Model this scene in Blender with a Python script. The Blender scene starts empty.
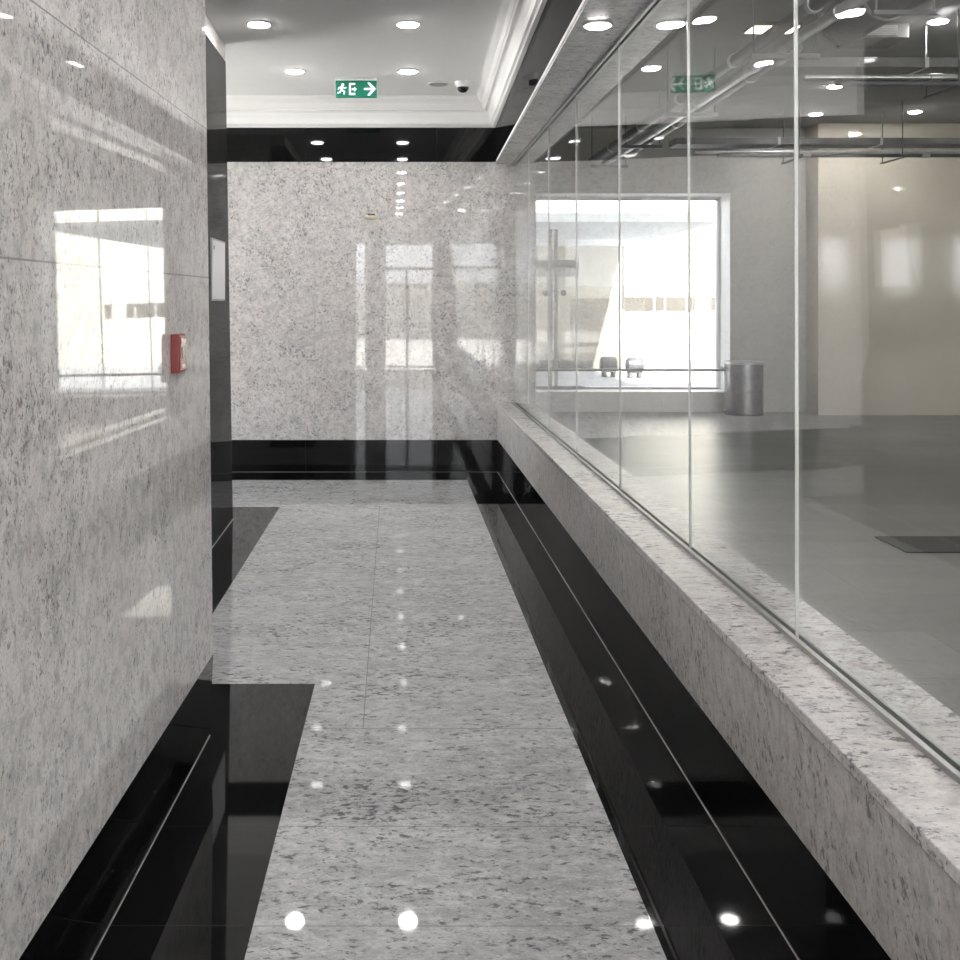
import bpy, bmesh, math, random
from mathutils import Vector, Matrix
random.seed(7)
sc = bpy.context.scene
C = sc.collection
PI = math.pi

# ------------------------------------------------------------------ tuning
LAMP = 110.0
HALL_LAMP = 180.0
SKY = 4.5
SUN = 22.0
EXPOSURE = 1.0

# ------------------------------------------------------------------ helpers
def obj(name, bm, mat, parent=None, smooth=False, bevel=0.0):
    bmesh.ops.recalc_face_normals(bm, faces=bm.faces[:])
    me = bpy.data.meshes.new(name)
    bm.to_mesh(me); bm.free()
    if smooth:
        for p in me.polygons: p.use_smooth = True
    o = bpy.data.objects.new(name, me)
    C.objects.link(o)
    if mat: me.materials.append(mat)
    if parent: o.parent = parent
    if bevel:
        m = o.modifiers.new('bevel', 'BEVEL'); m.width = bevel; m.segments = 2
        m.limit_method = 'ANGLE'; m.angle_limit = math.radians(40)
    if smooth:
        m = o.modifiers.new('split', 'EDGE_SPLIT'); m.split_angle = math.radians(38)
    return o

def tag(o, label, cat=None, group=None, kind=None):
    o['label'] = label
    if cat: o['category'] = cat
    if group: o['group'] = group
    if kind: o['kind'] = kind
    return o

def thing(name, label, cat, loc=(0,0,0), group=None, rotz=0):
    o = bpy.data.objects.new(name, None); C.objects.link(o)
    o.location = loc; o.rotation_euler = (0,0,rotz); o.empty_display_size = .1
    return tag(o, label, cat, group)

def struct(name, bm, mat, label=None, cat=None, bevel=0):
    o = obj(name, bm, mat, bevel=bevel)
    o['kind'] = 'structure'
    if label: o['label'] = label
    if cat: o['category'] = cat
    return o

def B(): return bmesh.new()

def box(bm, x0, x1, y0, y1, z0, z1):
    v = [bm.verts.new((x,y,z)) for z in (z0,z1) for y in (y0,y1) for x in (x0,x1)]
    for f in ((0,1,3,2),(4,6,7,5),(0,4,5,1),(2,3,7,6),(0,2,6,4),(1,5,7,3)):
        bm.faces.new([v[i] for i in f])
    return bm

def hexa(bm, bottom, top):
    """bottom / top: four points each, same order"""
    b = [bm.verts.new(p) for p in bottom]; t = [bm.verts.new(p) for p in top]
    n = len(b)
    bm.faces.new(b[::-1]); bm.faces.new(t)
    for i in range(n):
        bm.faces.new([b[i], b[(i+1)%n], t[(i+1)%n], t[i]])
    return bm

def loft(bm, y0, y1, section, n=26):
    """solid along y; section(y) gives (x, z) points"""
    rings = []
    for i in range(n+1):
        y = y0 + (y1-y0)*i/n
        rings.append([bm.verts.new((x,y,z)) for x, z in section(y)])
    m = len(rings[0])
    for A, D in zip(rings, rings[1:]):
        for k in range(m): bm.faces.new([A[k], A[(k+1)%m], D[(k+1)%m], D[k]])
    bm.faces.new(rings[0][::-1]); bm.faces.new(rings[-1])
    return bm

def slab(bm, pts, z0, z1):
    return hexa(bm, [(x,y,z0) for x,y in pts], [(x,y,z1) for x,y in pts])

def tube(bm, a, b, r, n=16, cap=True):
    a = Vector(a); b = Vector(b); d = (b-a).normalized()
    u = d.orthogonal().normalized(); w = d.cross(u)
    ra = [bm.verts.new(a + r*(math.cos(2*PI*i/n)*u + math.sin(2*PI*i/n)*w)) for i in range(n)]
    rb = [bm.verts.new(b + r*(math.cos(2*PI*i/n)*u + math.sin(2*PI*i/n)*w)) for i in range(n)]
    for i in range(n):
        bm.faces.new([ra[i], ra[(i+1)%n], rb[(i+1)%n], rb[i]])
    if cap:
        bm.faces.new(ra[::-1]); bm.faces.new(rb)
    return bm

def path_tube(bm, pts, r, n=10):
    pts = [Vector(p) for p in pts]
    rings = []
    up = None
    for i, p in enumerate(pts):
        d = (pts[min(i+1,len(pts)-1)] - pts[max(i-1,0)]).normalized()
        if up is None: up = d.orthogonal().normalized()
        up = (up - d*up.dot(d)).normalized(); w = d.cross(up)
        rings.append([bm.verts.new(p + r*(math.cos(2*PI*k/n)*up + math.sin(2*PI*k/n)*w)) for k in range(n)])
    for A, Bq in zip(rings, rings[1:]):
        for k in range(n):
            bm.faces.new([A[k], A[(k+1)%n], Bq[(k+1)%n], Bq[k]])
    bm.faces.new(rings[0][::-1]); bm.faces.new(rings[-1])
    return bm

def lathe(bm, prof, n=40, axis='Z', c=(0,0,0)):
    """prof: list of (r, h)"""
    rings = []
    for r, h in prof:
        ring = []
        if r < 1e-6:
            p = (0,0,h)
            ring = [p]
        else:
            ring = [(r*math.cos(2*PI*i/n), r*math.sin(2*PI*i/n), h) for i in range(n)]
        q = []
        for x,y,z in ring:
            if axis == 'X': x,y,z = z,x,y
            if axis == 'Y': x,y,z = x,z,y
            q.append(bm.verts.new((x+c[0], y+c[1], z+c[2])))
        rings.append(q)
    for A, D in zip(rings, rings[1:]):
        if len(A) == 1 and len(D) == 1: continue
        if len(A) == 1:
            for i in range(n): bm.faces.new([A[0], D[i], D[(i+1)%n]])
        elif len(D) == 1:
            for i in range(n): bm.faces.new([A[i], A[(i+1)%n], D[0]])
        else:
            for i in range(n): bm.faces.new([A[i], A[(i+1)%n], D[(i+1)%n], D[i]])
    return bm

def dup(root, loc, label=None, group=None):
    r = root.copy(); C.objects.link(r); r.location = loc
    if label: r['label'] = label
    if group: r['group'] = group
    for ch in list(root.children):
        c = ch.copy(); C.objects.link(c); c.parent = r
        for g in list(ch.children):
            d = g.copy(); C.objects.link(d); d.parent = c
    return r

# ------------------------------------------------------------------ materials
class NT:
    def __init__(s, name):
        s.m = bpy.data.materials.new(name); s.m.use_nodes = True
        s.t = s.m.node_tree; s.t.nodes.clear()
        s.out = s.t.nodes.new('ShaderNodeOutputMaterial')
    def n(s, typ, **kw):
        nd = s.t.nodes.new(typ)
        for k, v in kw.items():
            if hasattr(nd, k): setattr(nd, k, v)
        return nd
    def l(s, a, b): s.t.links.new(a, b)
    def val(s, sock, v):
        if isinstance(v, bpy.types.NodeSocket): s.l(v, sock)
        else: sock.default_value = v
    def math(s, op, a, b=0.0, c=0.0, clamp=False):
        nd = s.n('ShaderNodeMath', operation=op); nd.use_clamp = clamp
        s.val(nd.inputs[0], a); s.val(nd.inputs[1], b); s.val(nd.inputs[2], c)
        return nd.outputs[0]
    def ramp(s, f, stops, interp='LINEAR'):
        nd = s.n('ShaderNodeValToRGB'); nd.color_ramp.interpolation = interp
        e = nd.color_ramp.elements
        while len(e) > 1: e.remove(e[-1])
        e[0].position = stops[0][0]; e[0].color = (*stops[0][1], 1) if len(stops[0][1]) == 3 else stops[0][1]
        for p, c in stops[1:]:
            q = e.new(p); q.color = (*c, 1)
        s.l(f, nd.inputs[0]); return nd.outputs[0]
    def mix(s, f, a, b, mode='MIX'):
        nd = s.n('ShaderNodeMix', data_type='RGBA', blend_type=mode)
        s.val(nd.inputs[0], f)
        for sock, v in ((nd.inputs[6], a), (nd.inputs[7], b)):
            if isinstance(v, bpy.types.NodeSocket): s.l(v, sock)
            else: sock.default_value = (*v, 1)
        return nd.outputs[2]
    def noise(s, vec, scale, detail=4, rough=.55, dist=0.0):
        nd = s.n('ShaderNodeTexNoise')
        nd.inputs['Scale'].default_value = scale; nd.inputs['Detail'].default_value = detail
        nd.inputs['Roughness'].default_value = rough; nd.inputs['Distortion'].default_value = dist
        s.l(vec, nd.inputs['Vector']); return nd.outputs[0]
    def coord(s, scale=(1,1,1), rot=(0,0,0), loc=(0,0,0)):
        tc = s.n('ShaderNodeTexCoord'); mp = s.n('ShaderNodeMapping')
        mp.inputs['Scale'].default_value = scale; mp.inputs['Rotation'].default_value = rot
        mp.inputs['Location'].default_value = loc
        s.l(tc.outputs['Object'], mp.inputs['Vector']); return mp.outputs[0]
    def xyz(s):
        tc = s.n('ShaderNodeTexCoord'); sp = s.n('ShaderNodeSeparateXYZ')
        s.l(tc.outputs['Object'], sp.inputs[0]); return sp.outputs
    def line(s, axis, v, w, lim=None):
        x = s.xyz()
        d = s.math('ABSOLUTE', s.math('SUBTRACT', x[axis], v))
        m = s.math('LESS_THAN', d, w)
        if lim:
            ax, a, b = lim
            m = s.math('MULTIPLY', m, s.math('GREATER_THAN', x[ax], a))
            m = s.math('MULTIPLY', m, s.math('LESS_THAN', x[ax], b))
        return m
    def every(s, axis, period, off, w):
        x = s.xyz()
        p = s.math('PINGPONG', s.math('SUBTRACT', x[axis], off), period/2)
        return s.math('LESS_THAN', p, w)
    def anyof(s, ms):
        r = ms[0]
        for m in ms[1:]: r = s.math('MAXIMUM', r, m)
        return r
    def bsdf(s, col, rough=.5, metal=0.0, spec=.5, **kw):
        b = s.n('ShaderNodeBsdfPrincipled')
        if isinstance(col, bpy.types.NodeSocket): s.l(col, b.inputs['Base Color'])
        else: b.inputs['Base Color'].default_value = (*col, 1)
        s.val(b.inputs['Roughness'], rough); s.val(b.inputs['Metallic'], metal)
        b.inputs['Specular IOR Level'].default_value = spec
        for k, v in kw.items(): s.val(b.inputs[k], v)
        s.l(b.outputs[0], s.out.inputs[0]); return b

def plain(name, col, rough=.5, metal=0.0, spec=.5, var=.06, vs=6):
    t = NT(name)
    f = t.noise(t.coord(), vs, 3)
    c = t.ramp(f, [(.3, tuple(x*(1-var) for x in col)), (.7, tuple(min(1,x*(1+var)) for x in col))])
    t.bsdf(c, rough, metal, spec); return t.m

def emit(name, col, strength, base=(.8,.8,.8)):
    t = NT(name)
    b = t.bsdf(base, .3)
    b.inputs['Emission Color'].default_value = (*col, 1)
    b.inputs['Emission Strength'].default_value = strength
    return t.m

def granite(name, stretch=(1,1,1), rot=(0,0,0), lo=(.43,.42,.415), hi=(.60,.585,.575), pink=.5, fleck=.5,
            rough=.02, spec=.6, joints=None, seed=0, fs=52, fm=.78, joint_col=(.22,.215,.21)):
    t = NT(name)
    v = t.coord(stretch, rot, (seed*3.1, seed*1.7, seed*2.3))
    big = t.noise(v, 1.6, 5, .6, .8)
    mid = t.noise(v, 9, 5, .65, .6)
    c = t.ramp(t.math('ADD', t.math('MULTIPLY', big, .45), t.math('MULTIPLY', mid, .55)),
               [(.36, lo), (.62, hi)])
    pk = t.ramp(t.noise(v, 4.3, 4, .6, .4), [(.5, (0,0,0)), (.72, (pink,pink,pink))])
    c = t.mix(pk, c, (.56,.48,.44))
    # fine crystal grain
    vor = t.n('ShaderNodeTexVoronoi'); vor.inputs['Scale'].default_value = 200
    t.l(v, vor.inputs['Vector'])
    g = t.n('ShaderNodeSeparateColor'); t.l(vor.outputs['Color'], g.inputs[0])
    c = t.mix(t.math('MULTIPLY', g.outputs[0], .38), c, (.33,.33,.335))
    c = t.mix(t.math('MULTIPLY', t.math('GREATER_THAN', g.outputs[1], .88), .35), c, (.72,.71,.70))
    # dark mica flecks, clustered, over a soft grey mottle
    mo = t.noise(v, 26, 5, .7, .5)
    c = t.mix(t.ramp(mo, [(.46,(0,0,0)),(.66,(.55,.55,.55))]), c, (.27,.27,.275))
    c = t.mix(t.ramp(mo, [(.34,(.45,.45,.45)),(.46,(0,0,0))]), c, (.68,.67,.66))
    cl = t.ramp(t.noise(v, 3.4, 5, .7, 1.4), [(.38, (.0,)*3), (.64, (1,)*3)])
    f1 = t.noise(v, fs, 4, .62, .35)
    thr = t.math('SUBTRACT', .635, t.math('MULTIPLY', cl, .125*fleck*2))
    m1 = t.math('MULTIPLY', t.math('SUBTRACT', f1, thr), 13, clamp=True)
    c = t.mix(t.math('MULTIPLY', m1, fm), c, (.085,.085,.09))
    f2 = t.noise(v, 115, 3, .6, .3)
    m2 = t.math('MULTIPLY', t.math('SUBTRACT', f2, t.math('SUBTRACT', .63, t.math('MULTIPLY', cl, .07))), 14, clamp=True)
    c = t.mix(t.math('MULTIPLY', m2, .6), c, (.12,.12,.125))
    if joints:
        c = t.mix(t.math('MULTIPLY', t.anyof(joints(t)), .8), c, joint_col)
    t.bsdf(c, rough, 0, spec); return t.m

def black_stone(name, joints=None, spec=.8, rough=.03, base=(.004,.004,.0044)):
    t = NT(name)
    f = t.noise(t.coord(), 160, 3)
    c = t.ramp(f, [(.4, base), (.75, tuple(b*2.2 for b in base))])
    if joints: c = t.mix(t.anyof(joints(t)), c, (.035,.035,.037))
    ge = t.n('ShaderNodeNewGeometry'); dp = t.n('ShaderNodeVectorMath', operation='DOT_PRODUCT')
    t.l(ge.outputs['Normal'], dp.inputs[0]); t.l(ge.outputs['Incoming'], dp.inputs[1])
    cs = t.math('ABSOLUTE', dp.outputs['Value'])
    F = t.math('MULTIPLY', t.math('ADD', .03, t.math('MULTIPLY', t.math('POWER', t.math('SUBTRACT', 1.0, cs, clamp=True), 5.0), .97)), spec)
    df = t.n('ShaderNodeBsdfDiffuse'); t.l(c, df.inputs[0])
    gl = t.n('ShaderNodeBsdfGlossy'); gl.inputs[0].default_value = (1,1,1,1); gl.inputs['Roughness'].default_value = rough
    mx = t.n('ShaderNodeMixShader'); t.l(F, mx.inputs[0]); t.l(df.outputs[0], mx.inputs[1]); t.l(gl.outputs[0], mx.inputs[2])
    t.l(mx.outputs[0], t.out.inputs[0]); return t.m

def glass_mat(name, tint=(.87,.88,.878), f0=.04):
    t = NT(name)
    ge = t.n('ShaderNodeNewGeometry')
    dp = t.n('ShaderNodeVectorMath', operation='DOT_PRODUCT')
    t.l(ge.outputs['Normal'], dp.inputs[0]); t.l(ge.outputs['Incoming'], dp.inputs[1])
    c = t.math('ABSOLUTE', dp.outputs['Value'])
    p = t.math('POWER', t.math('SUBTRACT', 1.0, c, clamp=True), 5.0)
    F = t.math('MULTIPLY', t.math('ADD', f0, t.math('MULTIPLY', p, 1-f0)), .8)
    tr = t.n('ShaderNodeBsdfTransparent'); tr.inputs[0].default_value = (*[x**.5 for x in tint], 1)
    gl = t.n('ShaderNodeBsdfGlossy'); gl.inputs['Roughness'].default_value = 0.0
    gl.inputs[0].default_value = (1,1,1,1)
    mx = t.n('ShaderNodeMixShader'); t.l(F, mx.inputs[0]); t.l(tr.outputs[0], mx.inputs[1]); t.l(gl.outputs[0], mx.inputs[2])
    t.l(mx.outputs[0], t.out.inputs[0]); return t.m

J = lambda *a: a
M = {}
M['wall_l'] = granite('polished_granite_left', (1,1,.8), (.45,0,0), seed=1, fleck=.38, spec=.36, fs=68, fm=.62, lo=(.60,.57,.556), hi=(.76,.73,.715),
    joints=lambda t: [t.line(2,1.577,.0022), t.line(2,2.087,.0022)])
M['wall_b'] = granite('polished_granite_back', (1,1,1), (0,.5,0), seed=2, fleck=.44, fm=.62, lo=(.49,.466,.453), hi=(.62,.597,.583),
    joints=lambda t: [t.every(0,1.32,.62,.0012), t.every(2,1.02,.28,.0012)], joint_col=(.36,.35,.345))
M['floor'] = granite('polished_granite_floor', (.62,1.1,1), (0,0,0), seed=3, fleck=.5, pink=.06, lo=(.41,.412,.422), hi=(.575,.577,.588),
    rough=.03, spec=.38, joints=lambda t: [t.line(0,-.112,.002,(1,3.71,7.7)), t.line(1,7.7,.003), t.line(1,3.71,.0025), t.line(1,3.02,.0015), t.line(1,2.54,.0018), t.line(1,.9,.002)])
M['sill_front'] = granite('polished_granite_sill_front', (1,1.1,.65), (.2,0,0), seed=4, fleck=.5, rough=.35, spec=.3, lo=(.52,.495,.48), hi=(.68,.655,.635))
M['sill_top'] = granite('polished_granite_sill_top', (.62,1,1), (0,0,0), seed=5, fleck=.5, rough=.26, spec=.35, lo=(.56,.54,.525), hi=(.70,.68,.665),
    joints=lambda t: [t.line(1,4.9,.002), t.line(1,2.95,.0015)])
M['soffit'] = granite('polished_granite_soffit', (.7,1,1), (0,0,0), seed=6, fleck=.4, rough=.22, spec=.4)
M['black'] = black_stone('polished_black_granite', lambda t: [t.line(1,3.70,.0015), t.line(1,3.02,.001), t.line(1,2.54,.0015), t.line(1,7.76,.002), t.line(1,5.35,.001)])
M['black_wall'] = black_stone('polished_black_granite_band', lambda t: [t.every(0,1.14,.36,.0018)])
M['black_beam'] = black_stone('polished_black_granite_beam', lambda t: [t.every(1,1.14,.36,.0018)], spec=.4)
M['black_panel'] = black_stone('polished_black_panel', lambda t: [t.line(1,6.36,.004)], base=(.016,.016,.016), rough=.05, spec=.3)
M['grout'] = plain('pale_grout', (.42,.41,.40), .6)
M['ceiling'] = plain('white_ceiling_paint', (.92,.915,.91), .8, var=.01)
M['cornice'] = plain('white_plaster', (.92,.915,.91), .6, var=.01)
M['glass'] = glass_mat('clear_glass')
M['window_glass'] = glass_mat('window_glass', (.93,.94,.93))
M['tinted_glass'] = glass_mat('tinted_glass', (.66,.67,.67))
M['silicone'] = plain('clear_silicone', (.75,.76,.75), .25)
M['steel'] = plain('brushed_channel_steel', (.42,.43,.42), .3, .9)
M['white'] = plain('white_plastic', (.8,.8,.8), .4, var=.01)
M['lens'] = emit('lamp_lens', (1,.972,.955), LAMP)
M['lens_soffit'] = emit('lamp_lens_soffit', (1,.972,.955), LAMP*.35)
M['lens_hall'] = emit('hall_lamp_lens', (1,.972,.955), HALL_LAMP)
M['lens_warm'] = emit('warm_lamp_lens', (1,.82,.6), 6)
M['green'] = emit('exit_green', (.0,.30,.17), .12, (.0,.11,.068))
M['sign_white'] = emit('exit_white', (.9,1,.95), .35)
M['dark'] = plain('black_plastic', (.012,.012,.013), .2)
M['red'] = plain('red_plastic', (.17,.012,.014), .35)
M['red_face'] = plain('red_call_point_face', (.24,.022,.022), .2)
M['paper'] = plain('white_paper', (.82,.82,.83), .4, var=.01)
M['ink'] = plain('grey_ink', (.3,.3,.32), .6)
M['brass'] = plain('dull_brass', (.42,.36,.24), .4, .5)

def hall_floor():
    t = NT('hall_stone_tile')
    br = t.n('ShaderNodeTexBrick'); v = t.coord()
    t.l(v, br.inputs['Vector'])
    br.inputs['Scale'].default_value = 1.0; br.inputs['Brick Width'].default_value = 1.2; br.inputs['Row Height'].default_value = .6
    br.inputs['Mortar Size'].default_value = .006; br.inputs['Bias'].default_value = -.2
    br.inputs['Color1'].default_value = (.105,.104,.101,1); br.inputs['Color2'].default_value = (.225,.222,.216,1)
    br.inputs['Mortar'].default_value = (.07,.07,.07,1)
    n = t.noise(t.coord((.45,1.9,1)), 1.6, 8, .6, .3)
    c = t.mix(.55, br.outputs[0], t.ramp(n, [(.3,(.135,.133,.129)),(.7,(.215,.212,.206))]))
    r = t.ramp(t.noise(v, 5, 4), [(.3,(.30,)*3),(.7,(.32,)*3)])
    t.bsdf(c, r, 0, .5); return t.m
M['hall_floor'] = hall_floor()
M['hall_wall'] = plain('hall_grey_paint', (.45,.445,.42), .6, var=.03, vs=1.5)
M['hall_white'] = plain('hall_white_reveal', (.84,.835,.825), .5, var=.01)
M['hall_ceiling'] = plain('hall_raw_ceiling', (.33,.33,.325), .8, var=.12, vs=1.3)
M['satin'] = plain('polished_beige_wall', (.62,.575,.49), .07, 0, 1.0, var=.04, vs=.8)
M['mat'] = plain('dark_floor_mat', (.035,.036,.036), .55)
M['galv'] = plain('galvanised_steel', (.55,.56,.56), .35, .85, var=.15)
M['galv_dark'] = plain('dull_grey_pipe', (.16,.163,.165), .45, .3, var=.1)
M['lag'] = plain('insulated_pipe_grey', (.2,.2,.2), .55, .2, var=.15)
M['alu'] = plain('grey_aluminium', (.42,.42,.42), .4, .6)
M['pale_metal'] = plain('pale_grey_metal', (.55,.55,.54), .4)
M['frame_grey'] = plain('window_frame_grey', (.30,.30,.29), .45, .2)
M['frame_white'] = plain('window_frame_white', (.7,.7,.7), .45)

def brushed():
    t = NT('brushed_stainless')
    f = t.noise(t.coord((1,1,.02)), 180, 3)
    c = t.ramp(f, [(.3,(.15,.15,.157)),(.7,(.26,.26,.27))])
    t.bsdf(c, .24, 1.0, .5, Anisotropic=.6); return t.m
M['bin'] = brushed()
M['cream'] = plain('outdoor_cream_render', (.36,.342,.29), .8, var=.04)
M['dado'] = plain('outdoor_taupe_panel', (.16,.143,.118), .7, var=.12, vs=1.2)
M['facade'] = plain('outdoor_pale_facade', (.46,.445,.40), .8, var=.03)
M['brown'] = plain('outdoor_brown_window', (.048,.042,.032), .5)
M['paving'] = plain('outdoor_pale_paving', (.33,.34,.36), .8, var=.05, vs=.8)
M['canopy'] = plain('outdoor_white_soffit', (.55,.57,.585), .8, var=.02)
M['paving_front'] = plain('bounce_forecourt_paving', (.68,.67,.64), .8, var=.05, vs=.8)  # kept paler than the yard paving to bounce more daylight indoors
M['drum'] = plain('outdoor_grey_drum', (.034,.038,.046), .5, var=.1)
M['block'] = plain('outdoor_dark_block', (.07,.07,.068), .8, var=.1)
M['hedge'] = plain('outdoor_far_wall', (.5,.49,.45), .8)

# ------------------------------------------------------------------ plan (x right, y into the picture, z up; camera at 0,0,1.5)
Y0, YB = -4.5, 9.24              # front facade, back wall
YE = 3.65                        # end of the left wall
YP = 7.26                        # end of the black side panel
Xskl_t = lambda d: -.7764+.041*d                  # left skirt, top
Xskl_b = lambda d: -.793+.0425*d                 # left skirt, foot
Xwl = lambda d, z: -.7764+.041*d-.012*(z-.28)     # left wall face
Xpan = lambda z: -1.11-.016*z
XSF = .893                                       # sill front face
Xskr = lambda d: .895+.0033*(YB-d)               # right skirt
Xbt = lambda d: .617+.0276*d                     # beam face at z 3.008
Xbb = lambda d: .669+.0238*d                     # beam face at its underside
ZB = 2.703                                       # beam underside
ZC = 3.25                                        # corridor ceiling
ZS = .602                                        # sill top
XH = 1.22                                        # hall side of sill
Xgb = lambda d: 1.075-.004*d                      # glass at sill
Xgt = lambda d: 1.02+.002*d                      # glass at beam

# ---- floors
struct('floor', slab(B(), [(-3.5,Y0),(XH,Y0),(XH,YB),(-3.5,YB)], -.12, 0), M['floor'], 'pale grey polished granite floor of the corridor', 'floor')
struct('floor_hall', box(B(), XH, 18.5, Y0, 14.72, -.12, 0), M['hall_floor'], 'grey stone tile floor of the hall behind the glass', 'floor')
zb = .0012
Xil = lambda d: -.3125-.0176*(4.14-d)
Xir = lambda d: .625-.0028*d
bm = B()
slab(bm, [(Xskl_b(Y0)-.02,Y0),(Xil(Y0),Y0),(Xil(YE),YE),(Xskl_b(YE)-.02,YE)], -.01, zb)
slab(bm, [(-1.12,YE),(Xil(YE),YE),(Xil(4.14),4.14),(-1.12,4.14)], -.01, zb)
struct('floor_border_left', bm, M['black'], 'black granite floor border along the left wall', 'floor border')
struct('floor_border_niche', slab(B(), [(-1.13,4.14),(-.885,4.14),(-.835,7.68),(-1.3,7.68),(-1.3,YP),(-1.13,YP)], -.01, zb), M['black'],
       'black granite floor border along the dark side panel', 'floor border')
struct('floor_border_right', slab(B(), [(Xir(Y0),Y0),(XSF+.06,Y0),(XSF+.02,8.83),(Xir(8.83),8.83)], -.01, zb), M['black'],
       'black granite floor border below the sill', 'floor border')
struct('floor_border_back', slab(B(), [(-3.5,8.83),(XSF+.02,8.83),(XSF+.02,YB),(-3.5,YB)], -.01, zb), M['black'],
       'black granite floor border in front of the back wall', 'floor border')

# ---- left wall, its skirt and grout
t_ = .05
struct('wall_left', hexa(B(), [(Xwl(Y0,.28),Y0,.28),(Xwl(YE,.28),YE,.28),(-1.12,YE,.28),(-1.3,Y0,.28)],
                         [(Xwl(Y0,3.25),Y0,3.25),(Xwl(YE,3.25),YE,3.25),(-1.16,YE,3.25),(-1.3,Y0,3.25)]), M['wall_l'],
       'polished grey granite wall on the left', 'wall')
struct('baseboard_left', loft(B(), Y0, YE, lambda y: [(Xskl_b(y),0),(-1.12,0),(-1.12,.28),(Xskl_t(y)+.001,.28)]), M['black'],
       'black granite skirting under the left wall', 'baseboard')
zg = .0022
struct('trim_1', hexa(B(), [(Xskl_b(Y0)-.01,Y0,-.01),(Xskl_b(Y0)+.0025,Y0,-.01),(Xskl_b(YE)+.0025,YE,-.01),(Xskl_b(YE)-.01,YE,-.01)],
                     [(Xskl_b(Y0)-.01,Y0,zg),(Xskl_b(Y0)+.0025,Y0,zg),(Xskl_b(YE)+.0025,YE,zg),(Xskl_b(YE)-.01,YE,zg)]), M['grout'],
       'pale grout line at the foot of the left skirting', 'trim')
# ---- dark side panel past the left wall
struct('wall_niche', hexa(B(), [(Xpan(0),YE,0),(Xpan(0),YP,0),(-1.32,YP,0),(-1.32,YE,0)],
                          [(Xpan(3.13),YE,3.13),(Xpan(3.13),YP,3.13),(-1.32,YP,3.13),(-1.32,YE,3.13)]), M['black_panel'],
       'polished black stone side panel beyond the left wall', 'wall')
struct('trim_2', box(B(), -1.32, Xpan(3.13)-.004, YE, YP, 3.13, 3.25), M['hall_wall'], 'grey strip above the dark side panel', 'trim')
struct('trim_3', box(B(), Xpan(0)-.01, Xpan(0)+.006, YE, YP, -.01, zg), M['grout'], 'pale grout line at the foot of the dark side panel', 'trim')
# side passage (left, before the back wall)
struct('wall_passage', box(B(), -3.5, -1.3, YP-.12, YP, 0, 3.25), M['wall_b'], 'granite wall of the side passage', 'wall')
bm = B()
box(bm, -3.62, -3.5, YP-.12, YP+.15, 0, 3.25); box(bm, -3.62, -3.5, YB-.15, YB+.2, 0, 3.25); box(bm, -3.62, -3.5, YP+.15, YB-.15, 2.95, 3.25)
struct('wall_passage_end', bm, M['wall_b'], 'granite wall closing the side passage, with an opening added for daylight', 'wall')
bm = B(); ya, yb_ = YP+.15, YB-.15
box(bm, -3.59, -3.53, ya, ya+.05, 0, 2.95); box(bm, -3.59, -3.53, yb_-.05, yb_, 0, 2.95); box(bm, -3.59, -3.53, ya+.05, yb_-.05, 2.9, 2.95); box(bm, -3.59, -3.53, ya+.05, yb_-.05, 0, .05)
o = struct('window_50', bm, M['frame_grey'], 'added glazed opening at the left end of the side passage, letting daylight in', 'window')  # added opening, its daylight brightens the corridor ceiling
obj('pane', box(B(), -3.563, -3.557, ya+.05, yb_-.05, .05, 2.9), M['tinted_glass'], o)

# ---- back wall
struct('wall_back', box(B(), -3.5, XH, YB, YB+.3, .28, 2.703), M['wall_b'], 'polished grey granite wall at the corridor end', 'wall')
struct('baseboard_back', box(B(), -3.5, XSF+.01, YB-.003, YB+.3, 0, .28), M['black_wall'], 'black granite skirting under the back wall', 'baseboard')
struct('trim_4', box(B(), -3.5, Xbb(YB)+.01, YB-.003, YB+.3, 2.703, 3.008), M['black_wall'], 'black granite band high on the back wall', 'trim')
struct('trim_5', box(B(), -3.5, XSF, YB-.008, YB, -.01, zg), M['grout'], 'pale grout line at the foot of the back skirting', 'trim')
struct('wall_back_upper', box(B(), -3.5, XH, YB, YB+.3, 3.008, 4.0), M['ceiling'], 'plaster above the black band on the back wall', 'wall')

# ---- cornices
prof = [(0,3.0),(.022,3.008),(.03,3.02),(.045,3.03),(.05,3.075),(.066,3.12),(.075,3.132),(.10,3.136),(.104,3.15),(.112,3.155),(.128,3.195),(.155,3.222),(.162,3.24),(.17,3.243),(.17,3.26),(0,3.26)]
bm = B()
hexa_pts = [(-3.5, YB-o, z) for o, z in prof]; hexa_pts2 = [(Xbt(YB)+.02, YB-o, z) for o, z in prof]
hexa(bm, hexa_pts, hexa_pts2)
struct('trim_6', bm, M['cornice'], 'white moulded cornice above the back wall', 'trim')
bm = B()
hexa(bm, [(Xbt(Y0)-o, Y0, z) for o, z in prof], [(Xbt(YB)-o, YB, z) for o, z in prof])
struct('trim_7', bm, M['cornice'], 'white moulded cornice along the beam on the right', 'trim')

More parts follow.
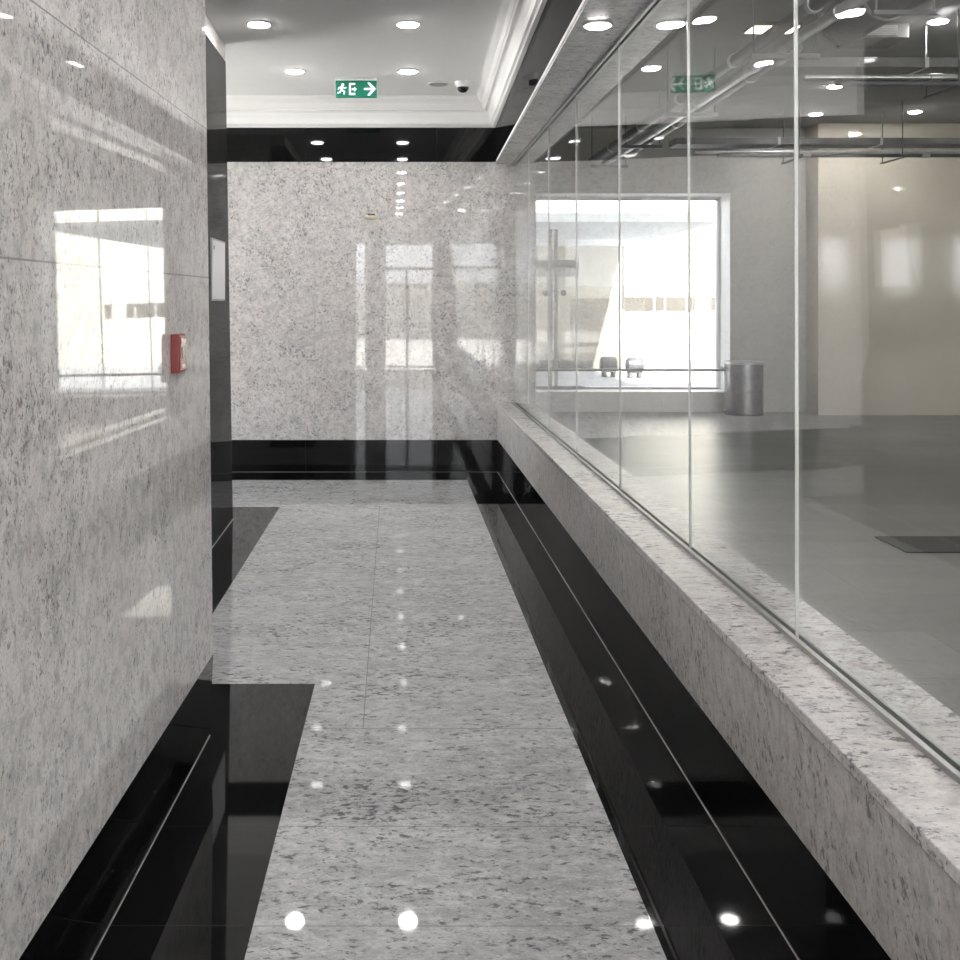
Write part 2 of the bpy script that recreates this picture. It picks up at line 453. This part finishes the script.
# ---- ceiling and beam
struct('ceiling', box(B(), -3.5, XH, Y0, YB, ZC, ZC+.12), M['ceiling'], 'white painted corridor ceiling', 'ceiling')
struct('wall_right_beam', hexa(B(), [(Xbb(Y0)+.012,Y0,ZB+.002),(XH,Y0,ZB+.002),(XH,YB,ZB+.002),(Xbb(YB)+.012,YB,ZB+.002)],
                        [(Xbt(Y0)+.012,Y0,3.249),(XH,Y0,3.249),(XH,YB,3.249),(Xbt(YB)+.012,YB,3.249)]), M['hall_wall'],
       'beam over the glass partition', 'wall')
struct('trim_8', loft(B(), Y0, YB, lambda y: [(Xbb(y),ZB+.02),(Xbb(y)+.012,ZB+.02),(Xbt(y)+.012,3.02),(Xbt(y),3.02)]), M['black_beam'],
       'black granite band on the beam face at right', 'trim')
struct('trim_9', hexa(B(), [(Xbb(Y0)-.004,Y0,ZB-.018),(XH+.01,Y0,ZB-.018),(XH+.01,YB,ZB-.018),(Xbb(YB)-.004,YB,ZB-.018)],
                     [(Xbb(Y0)-.004,Y0,ZB+.002),(XH+.01,Y0,ZB+.002),(XH+.01,YB,ZB+.002),(Xbb(YB)-.004,YB,ZB+.002)]), M['soffit'],
       'granite soffit slab under the beam', 'trim')
struct('trim_10', hexa(B(), [(Xbb(Y0)-.006,Y0,ZB+.002),(Xbb(Y0)+.01,Y0,ZB+.002),(Xbb(YB)+.01,YB,ZB+.002),(Xbb(YB)-.006,YB,ZB+.002)],
                     [(Xbb(Y0)-.006,Y0,ZB+.02),(Xbb(Y0)+.01,Y0,ZB+.02),(Xbb(YB)+.01,YB,ZB+.02),(Xbb(YB)-.006,YB,ZB+.02)]), M['cornice'],
       'pale edge strip below the black band of the beam', 'trim')

# ---- right parapet with sill
struct('wall_right', loft(B(), Y0, YB, lambda y: [(XSF+.0033*(YB-y)+.002,.279),(XH-.01,.279),(XH-.01,ZS-.028),(XSF,ZS-.028)]), M['sill_front'],
       'low granite parapet wall below the glass', 'wall')
struct('baseboard_right', slab(B(), [(Xskr(Y0),Y0),(XH-.01,Y0),(XH-.01,YB),(Xskr(YB),YB)], 0, .279), M['black'],
       'black granite skirting under the low parapet wall', 'baseboard')
struct('trim_11', slab(B(), [(Xskr(Y0)-.003,Y0),(Xskr(Y0)+.01,Y0),(Xskr(YB)+.01,YB),(Xskr(YB)-.003,YB)], -.01, zg), M['grout'],
       'pale grout line at the foot of the right skirting', 'trim')
struct('trim_12', box(B(), XSF-.004, XH, Y0, YB, ZS-.028, ZS), M['sill_top'], 'granite sill slab carrying the glass partition', 'trim', bevel=.003)

# ---- glass partition
def strip(bm, d0, d1, zl, zh, fl, fh, a, b, k=0):
    q = lambda d: k if Y0+.1 < d < YB-.1 else 0
    return hexa(bm, [(fl(d0)+a,d0+q(d0),zl),(fl(d0)+b,d0+q(d0),zl),(fl(d1)+b,d1+q(d1),zl),(fl(d1)+a,d1+q(d1),zl)],
                    [(fh(d0)+a,d0-q(d0),zh),(fh(d0)+b,d0-q(d0),zh),(fh(d1)+b,d1-q(d1),zh),(fh(d1)+a,d1-q(d1),zh)])
joints = [Y0, -2.9, -1.75, -.6, .5, 1.62, 2.76, 3.76, 4.92, 6.08, 7.18, 8.25, YB]
ordn = ['twelfth','eleventh','tenth','ninth','eighth','seventh','sixth','fifth','fourth','third','second','first']
for i, (a, b) in enumerate(zip(joints, joints[1:])):
    g = .003
    struct('window_%d' % (i+1), strip(B(), a+g, b-g, ZS+.0, ZB-.018, Xgb, Xgt, -.004, .004, .045), M['glass'],
           'clear partition glass pane on the sill, %s from the back wall' % ordn[i], 'window')
for i, d in enumerate(joints[1:-1]):
    struct('trim_%d' % (13+i), strip(B(), d-g, d+g, ZS, ZB-.018, Xgb, Xgt, -.0042, .0042, .045), M['silicone'],
           'pale silicone joint between glass panes, %s from the back wall' % ordn[i+1], 'trim')
for k, (a, b) in enumerate(((-.021,-.007),(.007,.021))):
    struct('trim_%d' % (30+k), strip(B(), Y0, YB, ZS, ZS+.012, Xgb, Xgb, a, b), M['steel'],
           'steel glazing channel on the sill, %s side of the glass' % ('corridor','hall')[k], 'trim')
    struct('trim_%d' % (32+k), strip(B(), Y0, YB, ZB-.036, ZB-.018, Xgt, Xgt, a, b), M['steel'],
           'steel glazing channel under the beam, %s side of the glass' % ('corridor','hall')[k], 'trim')

# ---- front facade behind the camera: door opening for the corridor, windows for the hall
YF = Y0-.25
op = [(-.25,.87,.02,2.75), (-.90,-.60,.02,2.75), (1.30,2.1,.1,3.3), (2.6,5.0,.1,3.5),(5.4,8.0,.1,3.5),(8.4,11.2,.1,3.5),(12.9,13.8,1.5,3.4),(14.8,15.95,1.5,3.4),(16.9,18.1,1.5,3.4)]  # wide hall windows are added for daylight, the others follow reflections
bm = B()
xs = sorted({-3.5,18.5} | {o[0] for o in op} | {o[1] for o in op})
for a, b in zip(xs, xs[1:]):
    o = [q for q in op if q[0] <= a+1e-6 and q[1] >= b-1e-6]
    if o:
        q = o[0]
        if q[2] > .03: box(bm, a, b, YF, Y0, 0, q[2])
        box(bm, a, b, YF, Y0, q[3], 4.0)
    else: box(bm, a, b, YF, Y0, 0, 4.0)
struct('wall_front', bm, M['hall_white'], 'front wall behind the viewpoint with door and windows', 'wall')
for i, (a, b, c, d) in enumerate(op):
    fr = B(); w = .05; y0, y1 = YF+.08, YF+.14
    box(fr, a, a+w, y0, y1, c, d); box(fr, b-w, b, y0, y1, c, d); box(fr, a+w, b-w, y0, y1, d-w, d); box(fr, a+w, b-w, y0, y1, c, c+w)
    if i == 0:
        box(fr, a+w, b-w, y0, y1, 2.15, 2.22); box(fr, .23, .29, y0, y1, c+w, 2.15)
    nm = ('door_1' if i == 0 else 'window_%d' % (20+i))
    o = struct(nm, fr, M['frame_grey'], ('glazed entrance door behind the viewpoint' if i == 0 else 'unseen front facade window behind the viewpoint, number %d from the entrance door' % i), 'door' if i == 0 else 'window')
    obj('pane', box(B(), a+w, b-w, y0+.025, y0+.031, c+w, d-w), M['tinted_glass' if i > 4 else 'window_glass'], o)

# ---- hall shell
ZH = 3.8
YW = 14.2
struct('ceiling_hall', box(B(), XH, 18.5, Y0, 14.72, ZH, ZH+.2), M['hall_ceiling'], 'raw grey hall ceiling behind the glass', 'ceiling')
struct('wall_hall_right', box(B(), 18.5, 18.7, YF, 14.72, 0, 4.0), M['hall_wall'], 'far right wall of the hall', 'wall')
struct('wall_hall_left', box(B(), XH-.3, XH, YB+.3, 14.72, 0, 4.0), M['hall_wall'], 'hall wall behind the corridor end', 'wall')
struct('wall_hall_beam', box(B(), XH, XH+.02, Y0, YB+.3, ZB-.018, ZH), M['hall_wall'], 'hall face of the beam', 'wall')
WX0, WX1, WZ0, WZ1 = 1.88, 4.49, .27, 2.93
bm = B()
box(bm, XH, WX0, YW, 14.72, 0, ZH); box(bm, WX1, 5.51, YW, 14.72, 0, ZH)
box(bm, WX0, WX1, YW, 14.72, WZ1, ZH)
struct('wall_hall_back', bm, M['hall_wall'], 'grey painted hall wall around the big window', 'wall')
struct('wall_hall_low', box(B(), WX0, WX1, YW+.004, 14.72, 0, WZ0), M['hall_white'], 'low white wall under the big hall window', 'wall')
bm = B()
box(bm, WX1-.006, WX1, YW-.004, 14.6, WZ0, WZ1); box(bm, WX0, WX0+.006, YW-.004, 14.6, WZ0, WZ1); box(bm, WX0+.006, WX1-.006, YW-.004, 14.6, WZ1-.006, WZ1)
struct('trim_40', bm, M['hall_white'], 'white lining of the big hall window opening', 'trim')
struct('wall_hall_polished', box(B(), 5.51, 18.5, 13.8, 14.72, 0, ZH), M['satin'], 'polished beige wall at the right end of the hall', 'wall')

# ---- the big hall window (frame, panes, transom, posts, pulls)
yf0, yf1 = 14.6, 14.7
fr = B()
box(fr, WX0, WX0+.05, yf0, yf1, WZ0, WZ1); box(fr, WX1-.05, WX1, yf0, yf1, WZ0, WZ1)
box(fr, WX0+.05, WX1-.05, yf0, yf1, WZ1-.045, WZ1); box(fr, WX0+.05, WX1-.05, yf0, yf1, WZ0, WZ0+.03)
big = struct('window_40', fr, M['frame_white'], 'large white-framed hall window onto the sunlit yard', 'window')
obj('pane', box(B(), WX0+.05, WX1-.05, 14.655, 14.661, WZ0+.03, WZ1-.045), M['window_glass'], big)
obj('bottom_rail', box(B(), WX0+.05, WX1-.05, 14.585, 14.6, WZ0+.012, WZ0+.03), M['frame_grey'], big)
obj('top_rail', box(B(), WX0+.05, WX1-.05, 14.585, 14.6, WZ1-.062, WZ1-.045), M['frame_grey'], big)
dr = thing('door_2', 'glazed door with steel posts in the left part of the hall window', 'door', (2.2,14.57,WZ0)); dr['kind'] = 'structure'
L = lambda x: x-2.2
for a, b in ((2.115,2.16),(2.185,2.235)):
    obj('post', box(B(), L(a), L(b), -.02, .02, 0.0, 2.2), M['pale_metal'], dr)
obj('transom', box(B(), L(1.93), L(2.53), -.015, .015, 1.67, 1.78), M['pale_metal'], dr)
obj('closer_rail', box(B(), L(1.95), L(2.53), -.03, .015, 1.55, 1.66), M['alu'], dr)
obj('bottom_bar', box(B(), L(1.93), L(2.6), -.02, .02, .0, .05), M['frame_grey'], dr)
for x in (2.07, 2.31):
    obj('pull_knob', lathe(B(), [(0,-.09),(.03,-.088),(.046,-.07),(.046,-.05),(.02,-.035),(.016,.0)], 20, 'Y', (L(x),0,1.33)), M['alu'], dr, True)

rl = thing('barrier_rail', 'thin grey barrier rail running across the big hall window', 'rail', (3.18,14.32,.556))
obj('rail', tube(B(), (WX0+.01-3.18,0,0), (WX1-.01-3.18,0,0), .019), M['frame_grey'], rl, True)
for x in (WX0, WX1):
    s = 1 if x == WX0 else -1
    obj('flange', tube(B(), (x+s*.006-3.18,0,0), (x+s*.022-3.18,0,0), .032, 20), M['alu'], rl, True)

# ---- litter bin in the hall
bn = thing('litter_bin', 'brushed steel litter bin standing by the big hall window', 'bin', (4.58,13.92,0))
R = .245
obj('body', lathe(B(), [(0,.012),(R,.012),(R,.668),(R-.006,.668),(R-.006,.06),(0,.06)], 64), M['bin'], bn, True)
obj('base_ring', lathe(B(), [(0,0),(R+.004,0),(R+.004,.02),(R-.004,.022),(0,.022)], 64), M['dark'], bn, True)
obj('rim', lathe(B(), [(R-.008,.66),(R+.006,.662),(R+.01,.675),(R+.004,.694),(R-.02,.70),(R-.032,.69),(R-.03,.66),(R-.008,.66)], 64), M['galv'], bn, True)
obj('liner', lathe(B(), [(0,.10),(R-.012,.10),(R-.012,.672),(R-.02,.672),(R-.02,.11),(0,.11)], 48), M['dark'], bn, True)
for s in (-1, 1):
    bm = B()
    path_tube(bm, [(s*(R-.004),-.05,.60),(s*(R+.03),-.05,.605),(s*(R+.042),-.04,.63),(s*(R+.045),0,.638),(s*(R+.042),.04,.63),(s*(R+.03),.05,.605),(s*(R-.004),.05,.60)], .009)
    obj('handle', bm, M['galv'], bn, True)
obj('pedal', box(B(), -R-.035, -R+.01, -.03, .03, .022, .04), M['dark'], bn, bevel=.006)

sw = thing('light_switch', 'small grey switch plate on the hall wall above the bin', 'switch', (4.9,YW,1.72))
obj('plate', box(B(), -.045, .045, -.009, 0, -.045, .045), M['hall_wall'], sw, bevel=.003)
obj('rocker', box(B(), -.018, .018, -.014, -.009, -.025, .025), M['alu'], sw, bevel=.002)
mt = obj('floor_mat', slab(B(), [(3.03,6.28),(4.35,6.28),(4.35,6.70),(3.03,6.70)], .0, .008), M['mat'], bevel=.003)
tag(mt, 'dark rectangular mat lying on the grey hall floor', 'mat')

# ---- downlights
def make_light(name, label, cat, loc, lens, r=.08, group=None):
    t = thing(name, label, cat, loc, group)
    obj('trim_ring', lathe(B(), [(r*.78,-.002),(r*.86,-.007),(r*.96,-.007),(r,-.002),(r,.0),(r*.78,.0)], 40), M['white'], t, True)
    obj('lens', lathe(B(), [(0,-.0135),(r*.70,-.0125),(r*.74,-.0115),(r*.76,-.001),(0,-.001)], 40), M[lens], t)  # lens dropped below the ring so its glowing side brightens the ceiling
    return t
g1 = 'downlights in the corridor ceiling'
l0 = make_light('ceiling_downlight', 'round recessed downlight to the right of the nearer pair in the corridor ceiling', 'light', (.083,6.72,ZC), 'lens', group=g1)
dup(l0, (-.862,6.72,ZC), 'round recessed downlight to the left of the nearer pair in the corridor ceiling')
dup(l0, (.10,8.1,ZC), 'round recessed downlight just right of the green exit sign')
dup(l0, (-.764,8.1,ZC), 'round recessed downlight just left of the green exit sign')
for d in (5.34,3.96,2.58,1.2,-.18,-1.56,-2.94):
    dup(l0, (.09,d,ZC), 'round recessed downlight in the ceiling above the near corridor, outside the view')
dup(l0, (-.85,5.34,ZC), 'round recessed downlight in the ceiling above the near corridor, outside the view')
l1 = make_light('soffit_downlight', 'round downlight in the granite soffit above the glass', 'light', (.872,4.56,ZB-.018), 'lens_soffit', .065)
g2 = 'downlights on the hall ceiling'
def hall_lights():
    p = make_light('hall_downlight', 'round hall ceiling downlight at the top right corner of the view', 'light', (4.48,8.74,ZH), 'lens_hall', .09, g2)
    dup(p, (4.73,11.4,ZH), 'round hall ceiling downlight between the two overhead duct runs')
    dup(p, (6.35,12.95,ZH), 'round hall ceiling downlight in front of the polished beige wall')
    dup(p, (5.2,13.1,ZH), 'round hall ceiling downlight above the corner of the beige wall')
    for x, y in ((7.5,8.74),(7.5,5.5),(4.48,5.5),(4.48,2.5),(7.5,2.5),(10.5,5.5),(10.5,8.74),(9.0,11.4),(2.2,2.5),(2.2,5.5)):  # extra lamps added out of view to light the hall
        dup(p, (x,y,ZH), 'added round hall ceiling downlight outside the view, lighting the hall')
hall_lights()
wl = thing('square_ceiling_light', 'warm square ceiling light beside the overhead pipes of the hall', 'light', (3.17,8.9,ZH))
obj('housing', box(B(), -.2, .2, -.14, .14, -.03, 0), M['galv_dark'], wl, bevel=.004)
for s in (-1,1):
    obj('lens', box(B(), -.095+s*.1, .085+s*.1, -.11, .11, -.036, -.03), M['lens_warm'], wl)

# ---- exit sign
ex = thing('exit_sign', 'green hanging exit sign with running man and white arrow', 'sign', (-.305,8.35,3.093))
W, H = .325, .134
obj('panel', box(B(), -W/2, W/2, -.012, .012, 0, H), M['green'], ex, bevel=.002)
obj('mount', box(B(), -W/2, W/2, -.02, .02, H, 3.25-3.093), M['white'], ex)
def flat(bm, pts, y0, y1):
    return hexa(bm, [(x,y0,z) for x,z in pts], [(x,y1,z) for x,z in pts])
def glyphs(y0, y1, s, name):
    # s = +1 as seen from the front; mirrored on the back face
    bm = B()   # arrow pointing right
    ax, az = .105*s, H/2
    flat(bm, [(ax-s*.045,az-.008),(ax+s*.03,az-.008),(ax+s*.03,az+.008),(ax-s*.045,az+.008)], y0, y1)
    flat(bm, [(ax+s*.048,az),(ax+s*.002,az+.05),(ax-s*.018,az+.05),(ax+s*.022,az)], y0, y1)
    flat(bm, [(ax+s*.048,az),(ax+s*.022,az),(ax-s*.018,az-.05),(ax+s*.002,az-.05)], y0, y1)
    obj('arrow', bm, M['sign_white'], ex)
    bm = B()   # open doorway
    dx = -.03*s
    flat(bm, [(dx-s*.027,.02),(dx-s*.012,.02),(dx-s*.012,H-.02),(dx-s*.027,H-.02)], y0, y1)
    flat(bm, [(dx-s*.012,H-.034),(dx+s*.022,H-.034),(dx+s*.022,H-.02),(dx-s*.012,H-.02)], y0, y1)
    flat(bm, [(dx-s*.012,.02),(dx+s*.022,.02),(dx+s*.022,.036),(dx-s*.012,.036)], y0, y1)
    flat(bm, [(dx-s*.006,.058),(dx+s*.018,.058),(dx+s*.018,.072),(dx-s*.006,.072)], y0, y1)
    flat(bm, [(dx+s*.014,.046),(dx+s*.034,.065),(dx+s*.014,.084)], y0, y1)
    obj('doorway', bm, M['sign_white'], ex)
    bm = B()   # running man
    mx = -.112*s
    n = 14
    flat(bm, [(mx+s*.006+.012*math.cos(2*PI*i/n), .100+.012*math.sin(2*PI*i/n)) for i in range(n)], y0, y1)
    def limb(a, b, w):
        a = Vector((mx+s*a[0], a[1])); b = Vector((mx+s*b[0], b[1])); d = (b-a).normalized(); q = Vector((-d.y,d.x))*w/2
        flat(bm, [tuple(a-q),tuple(b-q),tuple(b+q),tuple(a+q)], y0, y1)
    limb((.0,.088),(-.006,.055),.018); limb((-.004,.06),(.02,.046),.011); limb((.02,.05),(.016,.024),.010)
    limb((-.006,.06),(-.018,.040),.011); limb((-.016,.040),(-.036,.036),.010)
    limb((.0,.084),(.022,.072),.008); limb((.02,.072),(.034,.08),.008); limb((-.002,.084),(-.022,.078),.008); limb((-.022,.08),(-.03,.062),.008)
    obj('running_figure', bm, M['sign_white'], ex)
glyphs(-.014, -.012, 1, 'front')

# ---- dome camera and round ceiling disc
cm = thing('dome_camera', 'white dome security camera with black lens under the corridor ceiling', 'camera', (.545,8.5,ZC))
obj('base', lathe(B(), [(0,0),(.068,0),(.068,-.012),(.062,-.03),(.05,-.045),(.0,-.045)], 36), M['white'], cm, True)
obj('dome', lathe(B(), [(.046,-.044),(.044,-.058),(.034,-.075),(.018,-.085),(0,-.088)], 32), M['dark'], cm, True)
sp = thing('ceiling_speaker', 'flat round grey ceiling disc left of the dome camera', 'speaker', (.352,8.58,ZC))
obj('rim', lathe(B(), [(0,0),(.09,0),(.09,-.006),(.084,-.009),(.076,-.006),(0,-.006)], 36), M['white'], sp, True)
obj('grille', lathe(B(), [(0,-.008),(.07,-.008),(.074,-.006),(0,-.006)], 36), M['alu'], sp, True)

# ---- fire alarm call point on the left wall
fz, fd = 1.341, 3.165
ang = -math.atan(.041)
fa = thing('fire_alarm_call_point', 'small red fire alarm call point on the left granite wall', 'alarm', (Xwl(fd,fz)-.001,fd,fz), None, ang)
obj('housing', box(B(), 0, .026, -.043, .043, -.058, .058), M['red'], fa, bevel=.004)
obj('front_plate', box(B(), .026, .030, -.037, .037, -.05, .05), M['red_face'], fa, bevel=.002)
obj('break_window', box(B(), .030, .032, -.02, .02, -.016, .02), M['dark'], fa)
obj('label_strip', box(B(), .030, .0315, -.022, .022, .030, .042), M['paper'], fa)
obj('key_plate', box(B(), .030, .0315, -.014, .014, -.042, -.032), M['paper'], fa)

# ---- notice on the dark panel, two small bars, dark above beige, on the back wall
nt = thing('paper_notice', 'white framed paper notice on the dark side panel', 'notice', (Xpan(1.69)-.004,6.79,1.69))
obj('frame', box(B(), 0, .012, -.25, .25, -.195, .195), M['alu'], nt)
obj('sheet', box(B(), .012, .014, -.238, .238, -.184, .184), M['paper'], nt)
bm = B(); box(bm, .014, .0145, -.205, -.165, .125, .15)
obj('emblem', bm, M['ink'], nt)
pq = thing('wall_bars', 'two tiny bars, dark above beige, high on the back granite wall', 'plaque', (-.205,YB,2.235))
obj('plate', box(B(), -.06, .06, -.006, 0, -.03, .03), M['wall_b'], pq, bevel=.002)
obj('upper_bar', box(B(), -.03, .03, -.014, -.006, .006, .016), M['dark'], pq)
obj('lower_bar', box(B(), -.06, .06, -.014, -.006, -.026, -.012), M['brass'], pq)

# ---- hall services
def pipe(label, x, z, y0, y1, r, mat, name='overhead_pipe', every=1.5):
    t = thing(name, label, 'pipe', (x,y0,z))
    obj('run', tube(B(), (0,0,0), (0,y1-y0,0), r, 20), M[mat], t, True)
    y = .9
    while y < y1-y0-.2:
        obj('collar', tube(B(), (0,y,0), (0,y+.05,0), r+.008, 20), M['galv'], t, True); y += every
    return t
pipe('bright steel pipe in the overhead bundle of the hall', 2.69, 3.245, 2.5, 13.7, .038, 'galv')
pipe('thin grey pipe left of the bright pipe overhead', 2.54, 3.29, 2.5, 13.7, .045, 'galv_dark')
pipe('dull grey pipe right of the bright pipe overhead', 2.80, 3.262, 7.4, 13.7, .05, 'galv_dark', every=2.2)
pipe('thin bright conduit highest in the overhead bundle', 2.63, 3.36, 2.5, 13.7, .016, 'galv')
dk = thing('overhead_duct', 'fat round insulated duct ending with a flange under the hall ceiling', 'duct', (3.03,2.5,3.37))
obj('run', tube(B(), (0,0,0), (0,4.6,0), .145, 32), M['lag'], dk, True)
obj('flange', tube(B(), (0,4.6,0), (0,4.66,0), .15, 32), M['lag'], dk, True)
for y in (1.0,2.5,4.0):
    obj('band', tube(B(), (0,y,0), (0,y+.04,0), .149, 32), M['galv'], dk, True)
dh = thing('duct_hanger', 'trapeze hanger under the fat round duct', 'hanger', (3.03,6.3,3.1945))
obj('bar', box(B(), -.19, .19, -.02, .02, 0, .025), M['galv_dark'], dh)
for s in (-.17,.17): obj('rod', tube(B(), (s,0,.025), (s,0,ZH-3.1945), .007, 8), M['galv_dark'], dh)
hn = thing('pipe_hanger', 'nearest trapeze hanger of the pipe bundle', 'hanger', (2.68,5.4,3.17), 'trapeze hangers of the pipe bundle')
obj('bar', box(B(), -.24, .185, -.02, .02, -.01, .025), M['galv_dark'], hn)
for s in (-.22,.165): obj('rod', tube(B(), (s,0,.025), (s,0,ZH-3.17), .007, 8), M['galv_dark'], hn)
h0 = hn
hn = thing('pipe_hanger', 'second trapeze hanger of the pipe bundle counted from the viewer', 'hanger', (2.68,7.3,3.17), 'trapeze hangers of the pipe bundle')
obj('bar', box(B(), -.23, .24, -.02, .02, -.01, .025), M['galv_dark'], hn)
for s in (-.21,.215): obj('rod', tube(B(), (s,0,.025), (s,0,ZH-3.17), .007, 8), M['galv_dark'], hn)
for y, w in ((9.6,'third'),(11.6,'fourth'),(13.3,'farthest')):
    dup(hn, (2.68,y,3.17), '%s trapeze hanger of the pipe bundle%s' % (w, '' if w == 'farthest' else ' counted from the viewer'))

def run_x(y, x0, x1, zs, which):
    dz = zs
    t = thing('flat_duct', 'flat grey duct running crosswise overhead, %s run' % which, 'duct', (x0,y,dz+.13))
    obj('casing', box(B(), 0, x1-x0, .0, .34, 0, .075), M['lag'], t)
    x = 1.2
    while x < x1-x0-.2:
        obj('seam', box(B(), x, x+.03, -.006, .346, -.006, .081), M['galv'], t); x += 1.2
    for k, (dy, r, nm) in enumerate(((-.08,.022,'front'),(.04,.03,'middle'))):
        p = thing('cross_pipe', '%s steel pipe of the crosswise overhead %s run' % (nm, which), 'pipe', (x0+.2+.3*k,y+dy,dz+.03-.02*k))
        obj('run', tube(B(), (0,0,0), (x1-x0-.6,0,0), r, 16), M[('galv','galv_dark')[k]], p, True)
        for q in (1.0,2.4,3.8):
            obj('coupling', tube(B(), (q,0,0), (q+.09,0,0), r+.009, 16), M['galv'], p, True)
    for i, (x, w) in enumerate(((x0+1.4,'left'),(x0+2.6,'middle'),(x0+4.4,'right'))):
        h = thing('duct_hanger', '%s rod hanger holding the crosswise %s run' % (w, which), 'hanger', (x,y,dz-.04), 'rod hangers of the crosswise runs')
        obj('bar', box(B(), -.02, .02, -.15, .40, -.012, .0), M['galv_dark'], h)
        for yy in (-.13,.38): obj('rod', tube(B(), (0,yy,0), (0,yy,ZH-dz+.04), .007, 8), M['galv_dark'], h)
run_x(8.5, 3.05, 9.5, 3.24, 'near')
run_x(12.45, 3.3, 9.5, 3.20, 'far')

vb = thing('air_vent', 'boxy blue grey air vent fixed to the hall ceiling', 'vent', (4.05,9.0,ZH))
obj('box', box(B(), -.22, .22, -.2, .2, -.12, 0), M['lag'], vb, bevel=.006)
obj('face', box(B(), -.18, .12, -.205, -.2, -.10, -.02), M['galv'], vb)
for k in range(4): obj('slat', box(B(), -.17, .11, -.215, -.205, -.094+k*.02, -.086+k*.02), M['alu'], vb)

# ---- outdoors
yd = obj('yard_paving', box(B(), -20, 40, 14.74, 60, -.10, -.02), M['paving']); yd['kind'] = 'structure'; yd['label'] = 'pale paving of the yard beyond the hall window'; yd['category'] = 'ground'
yd = obj('side_bounce_paving', box(B(), -30, -3.65, YF, 14.74, -.10, -.02), M['paving_front']); yd['kind'] = 'structure'; yd['label'] = 'unseen pale paving outside the side passage, bouncing daylight in'; yd['category'] = 'ground'  # unseen ground added to bounce daylight through the passage opening
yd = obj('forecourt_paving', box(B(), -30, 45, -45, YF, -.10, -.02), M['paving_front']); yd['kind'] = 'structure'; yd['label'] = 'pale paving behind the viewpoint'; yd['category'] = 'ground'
an = thing('annex_building', 'cream annex wall with taupe lower panels outside the hall window', 'building', (4.0,23.2,-.02))
obj('wall', box(B(), -9, .93, 0, 2.5, 0, 3.4), M['cream'], an)
obj('lower_panel', box(B(), -.15, .9, -.03, 0, .0, 1.55), M['dado'], an)
obj('canopy', box(B(), -9, .98, -7.2, 0, 2.70, 2.84), M['canopy'], an)
obj('downpipe', tube(B(), (.98,-.06,1.3), (.98,-.06,2.7), .03, 12), M['block'], an, True)
fb = thing('pale_building', 'sunlit pale building with a strip of brown windows across the yard', 'building', (8,27,-.02))
obj('wall', box(B(), -6, 14, 0, 4, 0, 7.5), M['facade'], fb)
for a, b in ((624,653),(655.5,664),(666,685),(687.5,695),(711,718)):
    X = lambda p: (p-395)*27/1060-8
    obj('window', box(B(), X(a), X(b), -.03, 0, 1.25, 1.60), M['brown'], fb)
for a, b, l in ((541,552,'leftmost low dark block against the cream annex wall'),(558,571,'middle low dark block against the cream annex wall'),(579.5,591.5,'low dark block beside the taupe panels of the annex')):
    k = 22.9/1060
    o = obj('kerb_block', box(B(), (a-395)*k, (b-395)*k, 22.75, 23.15, -.02, .21), M['block'], bevel=.015)
    tag(o, l, 'block', 'low blocks against the annex wall')
dm = thing('grey_drum', 'round grey drum on feet standing in the yard, right one', 'drum', (4.68,20.7,-.02), 'grey drums in the yard')
obj('shell', lathe(B(), [(0,-.17),(.10,-.165),(.145,-.14),(.155,-.06),(.155,.06),(.145,.14),(.10,.165),(0,.17)], 32, 'X', (0,0,.245)), M['drum'], dm, True)
for x in (-.09,.0,.09): obj('band', tube(B(), (x-.012,0,.245), (x+.012,0,.245), .158, 32), M['block'], dm, True)
for s in (-1,1): obj('foot', box(B(), s*.09-.035, s*.09+.035, -.10, .10, 0, .11), M['block'], dm, bevel=.01)
dup(dm, (4.22,20.95,-.02), 'round grey drum on feet standing in the yard, left one')
bk = thing('neighbour_wall', 'pale wall far behind the viewpoint', 'building', (5,-24,-.02))
obj('wall', box(B(), -30, 40, -1, 0, 0, 2.2), M['hedge'], bk)

# ------------------------------------------------------------------ light
w = bpy.data.worlds.new('sky'); sc.world = w; w.use_nodes = True
nt_ = w.node_tree; bg = nt_.nodes['Background']
bg.inputs[0].default_value = (.96,.97,1,1); bg.inputs[1].default_value = SKY
sl = bpy.data.lights.new('sun', 'SUN'); sl.energy = SUN; sl.angle = math.radians(1.0); sl.color = (1,.96,.9)
so = bpy.data.objects.new('sun', sl); C.objects.link(so); so.location = (0,-20,30)
so.rotation_euler = (math.radians(50), 0, math.radians(12))      # from behind the viewpoint, 40 degrees up

# ------------------------------------------------------------------ camera
cam = bpy.data.cameras.new('camera'); co = bpy.data.objects.new('camera', cam); C.objects.link(co)
co.location = (0,0,1.5); co.rotation_euler = (PI/2,0,0)
cam.sensor_width = 36; cam.lens = 1060/960*36; cam.shift_x = 85/960; cam.shift_y = -180/960
cam.clip_start = .02; cam.clip_end = 200
sc.camera = co

vs = sc.view_settings
vs.view_transform = 'Standard'; vs.look = 'None'; vs.exposure = EXPOSURE; vs.gamma = 1; vs.use_curve_mapping = False
sc.cycles.use_denoising = True
sc.cycles.max_bounces = 12; sc.cycles.diffuse_bounces = 8; sc.cycles.glossy_bounces = 6
sc.cycles.transparent_max_bounces = 24
sc.cycles.sample_clamp_indirect = 8.0
sc.cycles.caustics_reflective = False; sc.cycles.caustics_refractive = False
